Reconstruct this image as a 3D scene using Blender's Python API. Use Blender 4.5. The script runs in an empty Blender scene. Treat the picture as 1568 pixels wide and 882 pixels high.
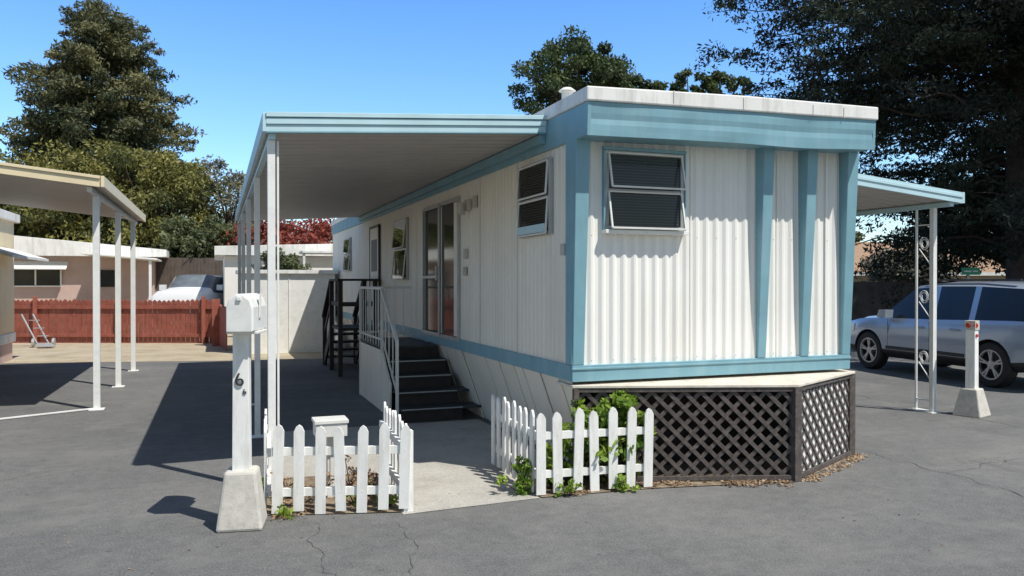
import bpy, bmesh, math, random
import numpy as np
from mathutils import Vector, Matrix
random.seed(7)
V=Vector
# ---------------------------------------------------------------- materials
def mk(name):
    m=bpy.data.materials.new(name); m.use_nodes=True
    nt=m.node_tree; b=nt.nodes['Principled BSDF']
    tc=nt.nodes.new('ShaderNodeTexCoord')
    return m,nt,b,tc
def N(nt,t,**k):
    n=nt.nodes.new(t)
    for a,v in k.items(): setattr(n,a,v)
    return n
def noise(nt,tc,scale,detail=4,rough=.55,stretch=None):
    n=N(nt,'ShaderNodeTexNoise'); n.inputs['Scale'].default_value=scale
    n.inputs['Detail'].default_value=detail; n.inputs['Roughness'].default_value=rough
    if stretch:
        mp=N(nt,'ShaderNodeMapping'); mp.inputs['Scale'].default_value=stretch
        nt.links.new(tc.outputs['Object'],mp.inputs[0]); nt.links.new(mp.outputs[0],n.inputs['Vector'])
    else: nt.links.new(tc.outputs['Object'],n.inputs['Vector'])
    return n.outputs['Fac']
def ramp(nt,src,stops):
    r=N(nt,'ShaderNodeValToRGB'); e=r.color_ramp.elements
    while len(e)<len(stops): e.new(.5)
    for i,(p,c) in enumerate(stops):
        e[i].position=p; e[i].color=(*c,1) if len(c)==3 else c
    nt.links.new(src,r.inputs[0]); return r.outputs[0]
def g(x): return (x,x,x)
def mixc(nt,fac,a,b,mode='MIX'):
    m=N(nt,'ShaderNodeMix',data_type='RGBA',blend_type=mode)
    if hasattr(fac,'node'): nt.links.new(fac,m.inputs[0])
    else: m.inputs[0].default_value=fac
    for i,s in ((6,a),(7,b)):
        if hasattr(s,'node'): nt.links.new(s,m.inputs[i])
        else: m.inputs[i].default_value=(*s,1)
    return m.outputs[2]
def bump(nt,b,src,strength=.3,dist=.01):
    n=N(nt,'ShaderNodeBump'); n.inputs['Strength'].default_value=strength; n.inputs['Distance'].default_value=dist
    nt.links.new(src,n.inputs['Height']); nt.links.new(n.outputs[0],b.inputs['Normal'])
def paint(name,col,rough=.5,var=.12,scale=3,bmp=.15,metal=0,dirt=None,dirtamt=.35,streak=False):
    m,nt,b,tc=mk(name)
    n1=noise(nt,tc,scale,5,.6)
    lo=tuple(c*(1-var) for c in col); hi=tuple(min(1,c*(1+var)) for c in col)
    c=ramp(nt,n1,[(.3,lo),(.7,hi)])
    if dirt:
        n2=noise(nt,tc,scale*2.2,8,.7,(1,1,.15) if streak else None)
        f=ramp(nt,n2,[(.48,g(0)),(.75,g(dirtamt))])
        c=mixc(nt,f,c,dirt)
    nt.links.new(c,b.inputs['Base Color']); b.inputs['Roughness'].default_value=rough; b.inputs['Metallic'].default_value=metal
    if bmp: bump(nt,b,noise(nt,tc,90,3),bmp,.003)
    return m
M={}
M['white']=paint('white_paint',(.82,.81,.76),.5,.05,4,.1,dirt=(.45,.42,.36),dirtamt=.35)
M['siding']=paint('front_siding',(.84,.82,.77),.55,.03,1.5,.08,dirt=(.60,.55,.45),dirtamt=.34,streak=True)
M['siding_side']=paint('side_siding',(.82,.76,.65),.5,.05,1.5,.08,dirt=(.5,.43,.32),dirtamt=.30,streak=True)
M['teal']=paint('teal_paint',(.185,.355,.415),.5,.10,3,.1,dirt=(.36,.50,.54),dirtamt=.35,streak=True)
M['teal_light']=paint('pale_teal',(.47,.66,.71),.45,.06,3,.1,dirt=(.5,.5,.45),dirtamt=.2)
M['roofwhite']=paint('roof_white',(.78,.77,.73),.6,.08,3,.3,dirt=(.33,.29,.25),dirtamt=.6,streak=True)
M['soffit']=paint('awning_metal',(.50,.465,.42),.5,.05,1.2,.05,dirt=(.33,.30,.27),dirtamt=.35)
M['railwhite']=paint('rail_white',(.72,.70,.65),.5,.05,6,.1,dirt=(.4,.38,.33),dirtamt=.3)
M['postwhite']=paint('post_white',(.78,.78,.75),.45,.05,6,.1,dirt=(.45,.42,.38),dirtamt=.3)
M['picket']=paint('picket_white',(.83,.82,.78),.6,.05,8,.3,dirt=(.42,.39,.32),dirtamt=.55,streak=True)
M['beige']=paint('beige_paint',(.74,.62,.40),.5,.06,3,.1)
M['pink']=paint('pink_stucco',(.52,.38,.33),.8,.08,2,.3)
M['grey']=paint('weathered_plywood',(.66,.60,.50),.8,.12,6,.3,dirt=(.32,.28,.23),dirtamt=.55)
M['lattice']=paint('lattice_wood',(.085,.069,.062),.8,.3,12,.4,dirt=(.23,.205,.18),dirtamt=.6)
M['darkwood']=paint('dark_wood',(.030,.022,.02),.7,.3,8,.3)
M['step']=paint('step_tread',(.030,.038,.046),.6,.2,8,.3,dirt=(.12,.12,.12),dirtamt=.35)
M['redwood']=paint('red_fence_paint',(.30,.082,.052),.75,.25,5,.3,dirt=(.36,.19,.14),dirtamt=.4,streak=True)
M['brownfence']=paint('old_board_fence',(.11,.085,.07),.85,.3,3,.3,dirt=(.2,.16,.13),dirtamt=.5,streak=True)
M['concrete']=paint('cast_concrete',(.55,.52,.46),.85,.12,9,.6,dirt=(.25,.23,.2),dirtamt=.5)
M['roofbrown']=paint('brown_shingle',(.34,.22,.14),.9,.15,6,.5)
M['tan']=paint('tan_wall',(.42,.36,.24),.8,.1,3,.2)
M['bark']=paint('tree_bark',(.06,.042,.034),.9,.35,6,.8)
M['alu']=paint('aluminium_frame',(.42,.43,.42),.4,.08,6,.05,metal=.3)
M['black']=paint('black_rubber',(.018,.018,.018),.7,.2,20,.2)
M['trim']=paint('dark_trim',(.03,.03,.033),.5,.1,10,.1)
M['crack']=paint('crack_filler',(.075,.073,.068),.9,.3,12,.1)
M['carblue']=paint('silver_blue_paint',(.42,.48,.57),.22,.02,2,0,metal=.3)
M['carblue'].node_tree.nodes['Principled BSDF'].inputs['Coat Weight'].default_value=.6
M['carwhite']=paint('car_white',(.82,.82,.82),.25,.02,2,0)
M['rim']=paint('alloy_rim',(.55,.56,.58),.3,.05,8,0,metal=.7)
M['red']=paint('reflector_red',(.5,.03,.02),.35,.1,8,0)
M['green']=paint('sign_green',(.02,.34,.18),.4,.05,8,0)
M['number']=paint('black_number',(.03,.03,.03),.5,.1,8,0)
def glassmat(name,col,rough=.06,stripes=None,ior=1.45,sc=(.10,.096,.088)):
    m,nt,b,tc=mk(name)
    b.inputs['Roughness'].default_value=rough; b.inputs['IOR'].default_value=ior
    c=ramp(nt,noise(nt,tc,1.5,2),[(.3,tuple(x*.6 for x in col)),(.7,tuple(x*1.4 for x in col))])
    if stripes:
        w=N(nt,'ShaderNodeTexWave',bands_direction='Z'); w.inputs['Scale'].default_value=stripes
        w.inputs['Distortion'].default_value=.25; w.inputs['Detail'].default_value=1
        nt.links.new(tc.outputs['Object'],w.inputs['Vector'])
        f=ramp(nt,w.outputs['Fac'],[(.4,g(0)),(.8,g(.8))])
        c=mixc(nt,f,c,sc)
    nt.links.new(c,b.inputs['Base Color'])
    return m
M['glass']=glassmat('window_glass',(.028,.032,.030),.08,None,1.32)
M['blinds']=glassmat('glass_with_blinds',(.032,.034,.032),.12,13,1.4)
M['carglass']=glassmat('car_glass',(.012,.014,.016),.04)
M['glarecar']=glassmat('windscreen_glass',(.13,.15,.17),.08)  # glare on the pickup's glass put into a paler base colour
def asphalt():
    m,nt,b,tc=mk('asphalt')
    base=ramp(nt,noise(nt,tc,.35,6,.6),[(.3,(.112,.111,.108)),(.55,(.142,.140,.135)),(.75,(.178,.174,.164))])
    sp=ramp(nt,noise(nt,tc,75,4,.8),[(.3,g(.45)),(.5,g(1)),(.70,g(1.7))])
    c=mixc(nt,1,base,sp,'MULTIPLY')
    sp2=ramp(nt,noise(nt,tc,9,8,.75),[(.3,g(.78)),(.7,g(1.2))])
    c=mixc(nt,1,c,sp2,'MULTIPLY')
    st=ramp(nt,noise(nt,tc,1.6,9,.72),[(.50,g(0)),(.72,g(.5))])
    c=mixc(nt,st,c,(.23,.22,.20))
    pale=ramp(nt,noise(nt,tc,.55,8,.7,(.5,1.6,1)),[(.52,g(0)),(.66,g(.35))])
    c=mixc(nt,pale,c,(.25,.24,.22))
    st2=ramp(nt,noise(nt,tc,.8,7,.72,(1.5,.7,1)),[(.30,g(.5)),(.44,g(0))])
    c=mixc(nt,st2,c,(.07,.07,.07))
    dots=ramp(nt,noise(nt,tc,14,2,.5),[(.70,g(0)),(.75,g(.7))])
    c=mixc(nt,dots,c,(.045,.045,.045))
    nt.links.new(c,b.inputs['Base Color']); b.inputs['Roughness'].default_value=.88
    bump(nt,b,noise(nt,tc,110,4,.7),.6,.008)
    return m
M['asphalt']=asphalt()
def groundmat(name,c1,c2,c3,sc,bs=.6):
    m,nt,b,tc=mk(name)
    c=ramp(nt,noise(nt,tc,sc,9,.7),[(.3,c1),(.5,c2),(.72,c3)])
    sp=ramp(nt,noise(nt,tc,55,4,.8),[(.3,g(.7)),(.7,g(1.25))])
    c=mixc(nt,1,c,sp,'MULTIPLY')
    nt.links.new(c,b.inputs['Base Color']); b.inputs['Roughness'].default_value=.9
    bump(nt,b,noise(nt,tc,40,6,.75),bs,.012); return m
M['path']=groundmat('path_concrete',(.33,.31,.27),(.42,.395,.35),(.48,.46,.41),2.2,.25)
M['dirt']=groundmat('planting_dirt',(.10,.07,.045),(.24,.18,.12),(.38,.32,.22),9)
M['straw']=groundmat('dry_ground',(.30,.24,.16),(.42,.35,.24),(.50,.44,.33),1.2)
def leafmat(name,dark,light,tr=.25):
    m,nt,b,tc=mk(name)
    at=N(nt,'ShaderNodeAttribute',attribute_name='shade')
    c=ramp(nt,at.outputs['Fac'],[(0,dark),(1,light)])
    nt.links.new(c,b.inputs['Base Color']); b.inputs['Roughness'].default_value=.65
    t=N(nt,'ShaderNodeBsdfTranslucent'); nt.links.new(c,t.inputs[0])
    mx=N(nt,'ShaderNodeMixShader'); mx.inputs[0].default_value=tr
    nt.links.new(b.outputs[0],mx.inputs[1]); nt.links.new(t.outputs[0],mx.inputs[2])
    nt.links.new(mx.outputs[0],nt.nodes['Material Output'].inputs[0]); return m
M['conifer']=leafmat('conifer_needles',(.030,.048,.020),(.22,.21,.09))
M['pine']=leafmat('pine_needles',(.028,.05,.02),(.12,.16,.05))
M['dark']=leafmat('dark_needles',(.008,.014,.009),(.038,.052,.026),.12)  # darkness of the backlit crown put into the needle colour
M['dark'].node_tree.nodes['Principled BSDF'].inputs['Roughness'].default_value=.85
M['olive']=leafmat('olive_leaves',(.055,.072,.02),(.27,.25,.06))
M['greyleaf']=leafmat('grey_leaves',(.10,.10,.075),(.30,.29,.22))
M['hedge']=leafmat('hedge_leaves',(.035,.055,.022),(.15,.17,.07))
M['bush']=leafmat('bush_leaves',(.08,.18,.02),(.38,.50,.06),.35)
M['redleaf']=leafmat('red_leaves',(.12,.03,.02),(.38,.08,.05))
M['litter']=leafmat('litter_leaves',(.12,.06,.03),(.45,.32,.2),.05)
# ---------------------------------------------------------------- mesh builder
class MB:
    def __init__(s): s.v=[]; s.f=[]; s.m=[]; s.T=None; s.mi=0; s.mats=[]
    def mat(s,key):
        if key not in s.mats: s.mats.append(key)
        s.mi=s.mats.index(key); return s
    def add(s,vs,fs):
        o=len(s.v)
        for p in vs:
            p=V(p); s.v.append(s.T(p) if s.T else p)
        for f in fs: s.f.append([i+o for i in f]); s.m.append(s.mi)
    def box(s,x0,x1,y0,y1,z0,z1):
        s.add([(x0,y0,z0),(x1,y0,z0),(x1,y1,z0),(x0,y1,z0),(x0,y0,z1),(x1,y0,z1),(x1,y1,z1),(x0,y1,z1)],
              [(0,3,2,1),(4,5,6,7),(0,1,5,4),(1,2,6,5),(2,3,7,6),(3,0,4,7)])
    def prism(s,pts,vec):
        n=len(pts); vec=V(vec); pts=[V(p) for p in pts]
        s.add(pts+[p+vec for p in pts],[tuple(range(n)),tuple(range(2*n-1,n-1,-1))]+[(i,(i+1)%n,n+(i+1)%n,n+i) for i in range(n)])
    def beam(s,p,q,w,t,up=(0,0,1)):
        p=V(p);q=V(q);d=(q-p).normalized();u=V(up)
        if abs(d.dot(u.normalized()))>.98: u=V((0,1,0))
        a=d.cross(u).normalized(); b=a.cross(d).normalized(); a*=w/2; b*=t/2
        s.add([p-a-b,p+a-b,p+a+b,p-a+b,q-a-b,q+a-b,q+a+b,q-a+b],
              [(0,3,2,1),(4,5,6,7),(0,1,5,4),(1,2,6,5),(2,3,7,6),(3,0,4,7)])
    def cone(s,p,q,r0,r1,n=8):
        p=V(p);q=V(q);d=(q-p).normalized(); u=V((0,0,1)) if abs(d.z)<.9 else V((1,0,0))
        a=d.cross(u).normalized(); b=d.cross(a)
        vs=[]
        for c,r in ((p,r0),(q,r1)):
            for i in range(n):
                t=2*math.pi*i/n; vs.append(c+a*math.cos(t)*r+b*math.sin(t)*r)
        s.add(vs,[(i,(i+1)%n,n+(i+1)%n,n+i) for i in range(n)]+[tuple(range(n-1,-1,-1)),tuple(range(n,2*n))])
    def lathe(s,prof,o,axis,n=28):
        o=V(o);d=V(axis).normalized(); u=V((0,0,1)) if abs(d.z)<.9 else V((1,0,0))
        a=d.cross(u).normalized(); b=d.cross(a); vs=[];k=len(prof)
        for r,h in prof:
            for i in range(n):
                t=2*math.pi*i/n; vs.append(o+d*h+a*math.cos(t)*r+b*math.sin(t)*r)
        fs=[(j*n+i,j*n+(i+1)%n,(j+1)*n+(i+1)%n,(j+1)*n+i) for j in range(k-1) for i in range(n)]
        s.add(vs,fs)
    def obj(s,name,parent=None,mat=None,bevel=0,smooth=False):
        me=bpy.data.meshes.new(name); me.from_pydata([tuple(v) for v in s.v],[],s.f)
        if mat: me.materials.append(M[mat])
        else:
            for k in s.mats: me.materials.append(M[k])
            me.polygons.foreach_set('material_index',s.m)
        bm=bmesh.new(); bm.from_mesh(me); bmesh.ops.recalc_face_normals(bm,faces=bm.faces); bm.to_mesh(me); bm.free()
        if smooth: me.shade_smooth()
        o=bpy.data.objects.new(name,me); bpy.context.scene.collection.objects.link(o)
        if parent: o.parent=parent
        if bevel:
            b=o.modifiers.new('b','BEVEL'); b.width=bevel; b.segments=2; b.limit_method='ANGLE'; b.angle_limit=math.radians(40)
        return o
def empty(name):
    o=bpy.data.objects.new(name,None); o.empty_display_size=.3; bpy.context.scene.collection.objects.link(o); return o
rng=np.random.default_rng(11)
def leaves(name,cent,rad,cnt,size,mat,parent=None,shade=None,aspect=.5,flat=0):
    cent=np.array(cent,float);rad=np.array(rad,float)
    if rad.ndim==1: rad=np.repeat(rad[:,None],3,1)
    n=len(cent); cnt=np.full(n,cnt) if np.isscalar(cnt) else np.array(cnt)
    if shade is None: shade=rng.uniform(.15,.75,n)
    idx=np.repeat(np.arange(n),cnt); K=len(idx)
    d=rng.normal(size=(K,3)); d/=np.linalg.norm(d,axis=1)[:,None]
    r=rng.random(K)**.5
    pos=cent[idx]+d*r[:,None]*rad[idx]
    a=rng.normal(size=(K,3))+d*.6; 
    if flat: a[:,2]*=flat
    a/=np.linalg.norm(a,axis=1)[:,None]
    b=rng.normal(size=(K,3)); 
    if flat: b[:,2]*=flat
    b-=a*(a*b).sum(1)[:,None]; b/=np.linalg.norm(b,axis=1)[:,None]
    s=size*rng.uniform(.5,1.3,K)[:,None]
    vs=np.stack([pos+a*s,pos+b*s*aspect,pos-a*s,pos-b*s*aspect],1).reshape(-1,3)
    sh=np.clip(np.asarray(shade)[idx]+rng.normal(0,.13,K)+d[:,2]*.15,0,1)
    me=bpy.data.meshes.new(name)
    me.vertices.add(4*K); me.vertices.foreach_set('co',vs.astype(np.float32).ravel())
    me.loops.add(4*K); me.loops.foreach_set('vertex_index',np.arange(4*K,dtype=np.int32))
    me.polygons.add(K); me.polygons.foreach_set('loop_start',np.arange(0,4*K,4,dtype=np.int32))
    me.polygons.foreach_set('loop_total',np.full(K,4,dtype=np.int32))
    me.update(calc_edges=True)
    at=me.attributes.new('shade','FLOAT','POINT'); at.data.foreach_set('value',np.repeat(sh,4).astype(np.float32))
    me.materials.append(M[mat])
    o=bpy.data.objects.new(name,me); bpy.context.scene.collection.objects.link(o)
    if parent: o.parent=parent
    return o
def sheet(name,pts,z,mat,parent=None):
    mb=MB(); mb.add([(x,y,z) for x,y in pts],[tuple(range(len(pts)))]); o=mb.obj(name,parent,mat)
    for p in o.data.polygons:
        if p.normal.z<0: o.data.flip_normals(); break
    return o
# ---------------------------------------------------------------- ground
sheet('ground',[(-250,-250),(250,-250),(250,350),(-250,350)],0,'asphalt')
sheet('concrete_path',[(-1.56,-.42),(-.46,-.36),(-.40,.2),(0.2,.6),(.2,3.2),(-2.35,3.2),(-2.35,.95),(-1.5,.9)],.004,'path')
sheet('planting_bed',[(-2.50,-.10),(-1.56,-.36),(-1.5,.9),(-2.42,1.0)],.008,'dirt')
sheet('planting_bed',[(-.44,-.36),(.5,-.42),(1.78,-.66),(2.95,-.1),(2.95,.3),(-.38,.6)],.008,'dirt')
sheet('dry_ground',[(-16,15.2),(-2.5,12.0),(-.1,11.7),(0,60),(-40,60),(-40,20)],.004,'straw')
rc_=random.Random(3); mb=MB()
def crack(pts,w=.014):
    P=[V((x,y,.004)) for x,y in pts]; out=[P[0]]
    for a,b in zip(P,P[1:]):
        n=max(3,int((b-a).length/.06)); d=(b-a).normalized(); s=V((-d.y,d.x,0))
        for i in range(1,n+1): out.append(a.lerp(b,i/n)+s*rc_.gauss(0,.012)+(s*.03*math.sin(i*.7) if i<n else V((0,0,0))))
    L=[];Rr=[]
    for i,p in enumerate(out):
        d=(out[min(i+1,len(out)-1)]-out[max(i-1,0)]).normalized(); s=V((-d.y,d.x,0)); ww=w*rc_.uniform(.05,1)*.5
        L.append(p+s*ww); Rr.append(p-s*ww)
    n=len(out); mb.add(L+Rr,[(i,n+i,n+i+1,i+1) for i in range(n-1)])
for pts,w in ((((6.3,4.4),(6.17,3.23),(6.0,.9),(5.9,-.5)),.016),(((3.4,1.5),(3.25,.2),(3.22,-1.3),(3.0,-3)),.012),(((-2.19,-.37),(-2.25,-.9),(-2.2,-1.44),(-2.3,-2.2)),.006),
   (((-1.67,-.56),(-1.62,-1.0),(-1.78,-1.6)),.005),
   (((-4.0,2.2),(-4.8,1.6),(-5.6,2.4),(-6.5,2.0)),.008),(((3.22,-.9),(4.2,-.7),(5.9,-1.0)),.008)):
    crack(pts,w)
mb.obj('pavement_cracks',None,'crack')
# ---------------------------------------------------------------- mobile home
home=empty('mobile_home')
W=2.93; LEN=14.8
def corr(mb,L,z0,z1,per,dep,duty=(.34,.44,.78,.92)):
    pts=[];s=0
    while s<L:
        for a,d in ((0,0),(duty[0],0),(duty[1],dep),(duty[2],dep),(duty[3],0)):
            if s+a*per<L: pts.append((s+a*per,d))
        s+=per
    pts.append((L,0))
    vs=[(s_,d,z0) for s_,d in pts]+[(s_,d,z1) for s_,d in pts]; n=len(pts)
    mb.add(vs,[(i,i+1,n+i+1,n+i) for i in range(n-1)])
FR=lambda p:V((p.x,-p.y,p.z))
SD=lambda p:V((-p.y,p.x,p.z))
mb=MB(); mb.box(.03,W-.03,.03,LEN-.03,.86,3.16); mb.obj('wall_core',home,'siding_side')
mb=MB(); mb.T=FR; mb.mat('siding'); corr(mb,W,.99,2.96,.105,.014,(.22,.48,.66,.92)); mb.obj('front_wall',home)
mb=MB(); mb.T=SD; corr(mb,LEN,.99,2.96,.10,.006); mb.obj('side_wall',home,'siding_side')
mb=MB(); mb.box(W-.02,W,0,LEN,.86,3.0); mb.box(0,W,LEN-.02,LEN-.0,.86,3.0); mb.obj('rear_walls',home,'siding_side')
mb=MB(); mb.T=FR
for x in (1.145,2.09,2.66): mb.box(x,x+.012,.012,.018,1.0,2.9)
mb.T=SD
for s in (1.32,2.52,5.6,7.6,10.2): mb.box(s,s+.014,.005,.010,1.0,2.92)
mb.obj('panel_seams',home,'siding')
mb=MB(); mb.T=FR
for i in range(14):
    for z in (1.03,2.10): mb.cone((.165+i*.21,.013,z),(.165+i*.21,.017,z),.005,.004,6)
mb.obj('screw_heads',home,'alu')
mb=MB(); mb.box(-.025,W+.02,-.035,-.002,.855,.995); mb.box(-.027,-.002,.0,LEN,.857,.993); mb.box(W+.002,W+.022,0,LEN,.857,.993)
mb.box(-.030,W+.024,-.045,-.036,.955,.975)
mb.obj('teal_belt',home,'teal',.004)
mb=MB()
def fin(x0,x1,db,dt):
    vs=[]
    for z,d,e in ((.996,db,0),(2.95,dt,.014)):
        vs+=[(x0-e,-.001,z),(x1+e,-.001,z),(x1+e,-d,z),(x0-e,-d,z)]
    mb.add(vs,[(0,3,2,1),(4,5,6,7),(0,1,5,4),(1,2,6,5),(2,3,7,6),(3,0,4,7)])
fin(-.02,.085,.035,.13); fin(1.86,1.95,.04,.15); fin(2.355,2.445,.04,.15); fin(2.85,2.95,.035,.13)
mb.box(-.03,-.001,-.03,.10,.996,2.93)
mb.obj('teal_fins',home,'teal',.006)
mb=MB(); nx,nz=90,6; vs=[]; OV=.345
for j in range(nz+1):
    t=j/nz
    for i in range(nx+1):
        x=-.03+2.98*i/nx; zt=3.155+.055*i/nx; zb=2.885+.055*i/nx-.018*math.exp(-((x-2.1)/.5)**2)
        w=.005*math.sin(x*3.1+1)*math.sin(t*3.14)+.008*math.sin(x*6.3+t*3)*t*(1-t)*2
        vs.append((x,-OV+.012*t+w+(.006 if j==3 else 0),zt+(zb-zt)*t))
mb.add(vs,[(j*(nx+1)+i,j*(nx+1)+i+1,(j+1)*(nx+1)+i+1,(j+1)*(nx+1)+i) for j in range(nz) for i in range(nx)])
mb.prism([(-.03,-OV+.022,2.895),(2.95,-OV+.022,2.95),(2.95,-.002,2.95),(-.03,-.002,2.895)],(0,0,.012))
mb.prism([(-.032,-OV,3.155),(-.032,-OV+.012,2.89),(-.032,LEN,2.93),(-.032,LEN,3.17)],(.03,0,0))
mb.prism([(2.952,-OV,3.21),(2.952,-OV+.012,2.95),(2.952,LEN,2.975),(2.952,LEN,3.22)],(-.03,0,0))
mb.obj('teal_fascia',home,'teal')
mb=MB(); mb.prism([(-.05,-OV-.02,3.158),(2.965,-OV-.02,3.212),(2.965,-OV-.02,3.335),(1.5,-OV-.02,3.32),(-.05,-OV-.02,3.275)],(0,LEN+.3,0)); 
mb.obj('roof',home,'roofwhite',.012)
mb=MB()
for x in (.75,1.45,2.2,2.55): mb.box(x,x+.008,-OV-.026,-OV-.021,3.20,3.30)
mb.box(2.15,2.55,.9,1.3,3.33,3.45); mb.box(2.1,2.6,.85,1.35,3.452,3.48)
mb.cone((.1,.35,3.27),(.1,.35,3.40),.05,.05,14); mb.cone((.1,.35,3.401),(.1,.35,3.43),.08,.04,14)
mb.cone((.4,2.5,3.30),(.4,2.5,3.5),.04,.04,12)
mb.obj('roof_vents',home,'roofwhite',.004)
m,nt,b,tc=mk('thin_glass'); 
gb=N(nt,'ShaderNodeBsdfGlossy'); gb.inputs['Roughness'].default_value=.03
tb=N(nt,'ShaderNodeBsdfTransparent'); tb.inputs[0].default_value=(.82,.83,.81,1); mx=N(nt,'ShaderNodeMixShader'); fz=N(nt,'ShaderNodeFresnel'); fz.inputs[0].default_value=1.4
nt.links.new(fz.outputs[0],mx.inputs[0]); nt.links.new(tb.outputs[0],mx.inputs[1]); nt.links.new(gb.outputs[0],mx.inputs[2]); nt.links.new(mx.outputs[0],nt.nodes['Material Output'].inputs[0])
M['glass2']=m
def window(name,T,s0,s1,z0,z1,sash=0,mull='h',frame='alu',glass='glass',sill=None,fw=.035):
    fr=MB(); fr.T=T; n0=.004; n1=.045
    fr.box(s0,s1,n0,n1,z1-fw,z1); fr.box(s0,s1,n0,n1,z0,z0+fw)
    fr.box(s0,s0+fw,n0,n1-.002,z0+fw,z1-fw); fr.box(s1-fw,s1,n0,n1-.002,z0+fw,z1-fw)
    if mull=='h': fr.box(s0+fw,s1-fw,n0,n1-.006,(z0+z1)/2-.014,(z0+z1)/2+.014)
    if mull=='v': fr.box((s0+s1)/2-.02,(s0+s1)/2+.02,n0,n1-.006,z0+fw,z1-fw)
    fr.obj(name+'_frame',home,frame,.003)
    gl=MB(); gl.T=T; gl.box(s0+fw*.5,s1-fw*.5,n0,.026,z0+fw*.5,z1-fw*.5); gl.obj(name+'_glass',home,glass)
    if sash:
        sa=MB(); sa.T=T; g2=MB(); g2.T=T
        zm=(z0+z1)/2
        for (a,b_) in ((zm+.012,z1-.02),(z0+.0,zm-.012)):
            p=[V((s,n,z)) for s,n,z in ((s0+.03,.047,b_),(s1-.03,.047,b_),(s1-.03,.047+sash,a+.012),(s0+.03,.047+sash,a+.012))]
            for i in range(4):
                sa.beam(p[i],p[(i+1)%4],.016,.016,(0,1,0) if i in(0,2) else (1,0,0))
            g2.add([p[0],p[1],p[2],p[3]],[(0,1,2,3)])
        sa.obj(name+'_sash',home,'railwhite',.002)
        g2.obj(name+'_sash_glass',home,'glass2')
    if sill:
        si=MB(); si.T=T; si.box(s0-.02,s1+.02,.004,.095,z0-.035,z0-.002); si.obj(name+'_sill',home,sill,.003)
window('front_window',FR,.28,1.06,2.15,2.83,sash=.07,glass='blinds',sill='white')
mb=MB(); mb.T=FR; mb.box(.26,1.08,.004,.055,2.832,2.86); mb.box(.262,.278,.004,.05,2.15,2.83); mb.box(1.062,1.078,.004,.05,2.15,2.83); mb.obj('front_window_trim',home,'teal',.003)
window('side_window',SD,.42,1.19,2.13,2.82,sash=.02,glass='blinds')
mb=MB(); mb.T=SD; mb.box(.46,1.15,.070,.074,2.155,2.23); mb.obj('side_window_panel',home,'teal_light')
window('side_window_2',SD,6.1,7.0,1.74,2.72,sash=.05,glass='blinds')
window('side_window_3',SD,11.7,12.55,1.95,2.7,sash=.03,glass='glass')
window('sliding_door',SD,3.28,5.0,.96,2.76,mull='v',glass='glass',fw=.05)
mb=MB(); mb.T=SD
mb.box(3.34,3.50,.028,.031,1.02,2.70); mb.box(4.06,4.09,.028,.034,1.02,2.70)
mb.obj('door_curtain',home,'siding_side')
mb=MB(); mb.T=SD
for z in (.98,2.70): mb.box(4.1,5.0,.048,.066,z,z+.04)
for s in (4.1,4.96): mb.box(s,s+.04,.048,.066,1.02,2.70)
mb.box(4.14,4.96,.05,.064,1.75,1.79); mb.box(4.16,4.19,.067,.09,1.72,1.92)
mb.obj('screen_door_frame',home,'alu',.002)
mb=MB(); mb.T=SD; mb.box(8.4,9.25,.01,.04,.97,2.72); mb.obj('back_door',home,'siding_side',.004)
mb=MB(); mb.T=SD; mb.box(8.36,8.40,.01,.05,.97,2.76); mb.box(9.25,9.29,.01,.05,.97,2.76); mb.box(8.36,9.29,.01,.051,2.725,2.765); mb.box(8.55,9.1,.041,.046,1.9,2.5); mb.obj('back_door_frame',home,'trim',.003)
mb=MB(); mb.T=SD
mb.box(2.82,2.98,.01,.06,2.55,2.68); mb.cone((2.9,.12,2.50),(2.9,.12,2.64),.055,.035,12); mb.box(2.60,2.66,.01,.05,2.56,2.70)
mb.box(2.95,3.03,.01,.05,1.98,2.10); mb.box(3.0,3.06,.01,.05,1.78,1.88)
mb.box(.10,.17,.01,.05,1.93,2.03)
mb.obj('side_fittings',home,'soffit',.006)
mb=MB(); y=.05
while y<LEN-.1:
    w=.23; e=random.uniform(-.012,.012)
    mb.prism([(.0+e,y,.853),(.0+e,y+w-.012,.853),(.30+e,y+w-.012,.0),(.30+e,y,.0)],(.015,0,0)); y+=w
mb.obj('side_skirting',home,'siding_side',.002)
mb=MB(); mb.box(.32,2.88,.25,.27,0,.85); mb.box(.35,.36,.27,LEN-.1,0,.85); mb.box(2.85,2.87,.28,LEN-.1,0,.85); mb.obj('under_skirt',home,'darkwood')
# ---------------------------------------------------------------- lattice deck
deck=empty('lattice_deck')
A,B,C=V((-.01,-.02,0)),V((1.80,-.62,0)),V((2.98,.0,0))
def lattice(mb,P,Q,z0,z1,sp=.115,w=.034):
    L=(Q-P).length; d=(Q-P).normalized(); nrm=V((d.y,-d.x,0))
    H=z1-z0
    for sgn,off in ((1,0),(-1,.008)):
        c=-H
        while c<L+H:
            t0,t1=0,H
            if sgn>0:
                t0=max(t0,-c); t1=min(t1,L-c); f=lambda t:c+t
            else:
                t0=max(t0,c+H-L); t1=min(t1,c+H); f=lambda t:c+H-t
            if t1-t0>.03:
                p=P+d*f(t0)+nrm*off; q=P+d*f(t1)+nrm*off
                mb.beam((p.x,p.y,z0+t0),(q.x,q.y,z0+t1),w,.007,nrm)
            c+=sp*1.30
mb=MB(); lattice(mb,A,B,.03,.80,.108,.034); lattice(mb,B,C,.03,.80,.112,.028); mb.obj('lattice_strips',deck,'lattice')
mb=MB()
for P,Q in ((A,B),(B,C)):
    d=(Q-P).normalized(); n=V((d.y,-d.x,0))*.018
    mb.beam(P+n+V((0,0,.785)),Q+n+V((0,0,.785)),.018,.035); mb.beam(P+n+V((0,0,.035)),Q+n+V((0,0,.035)),.018,.04)
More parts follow.
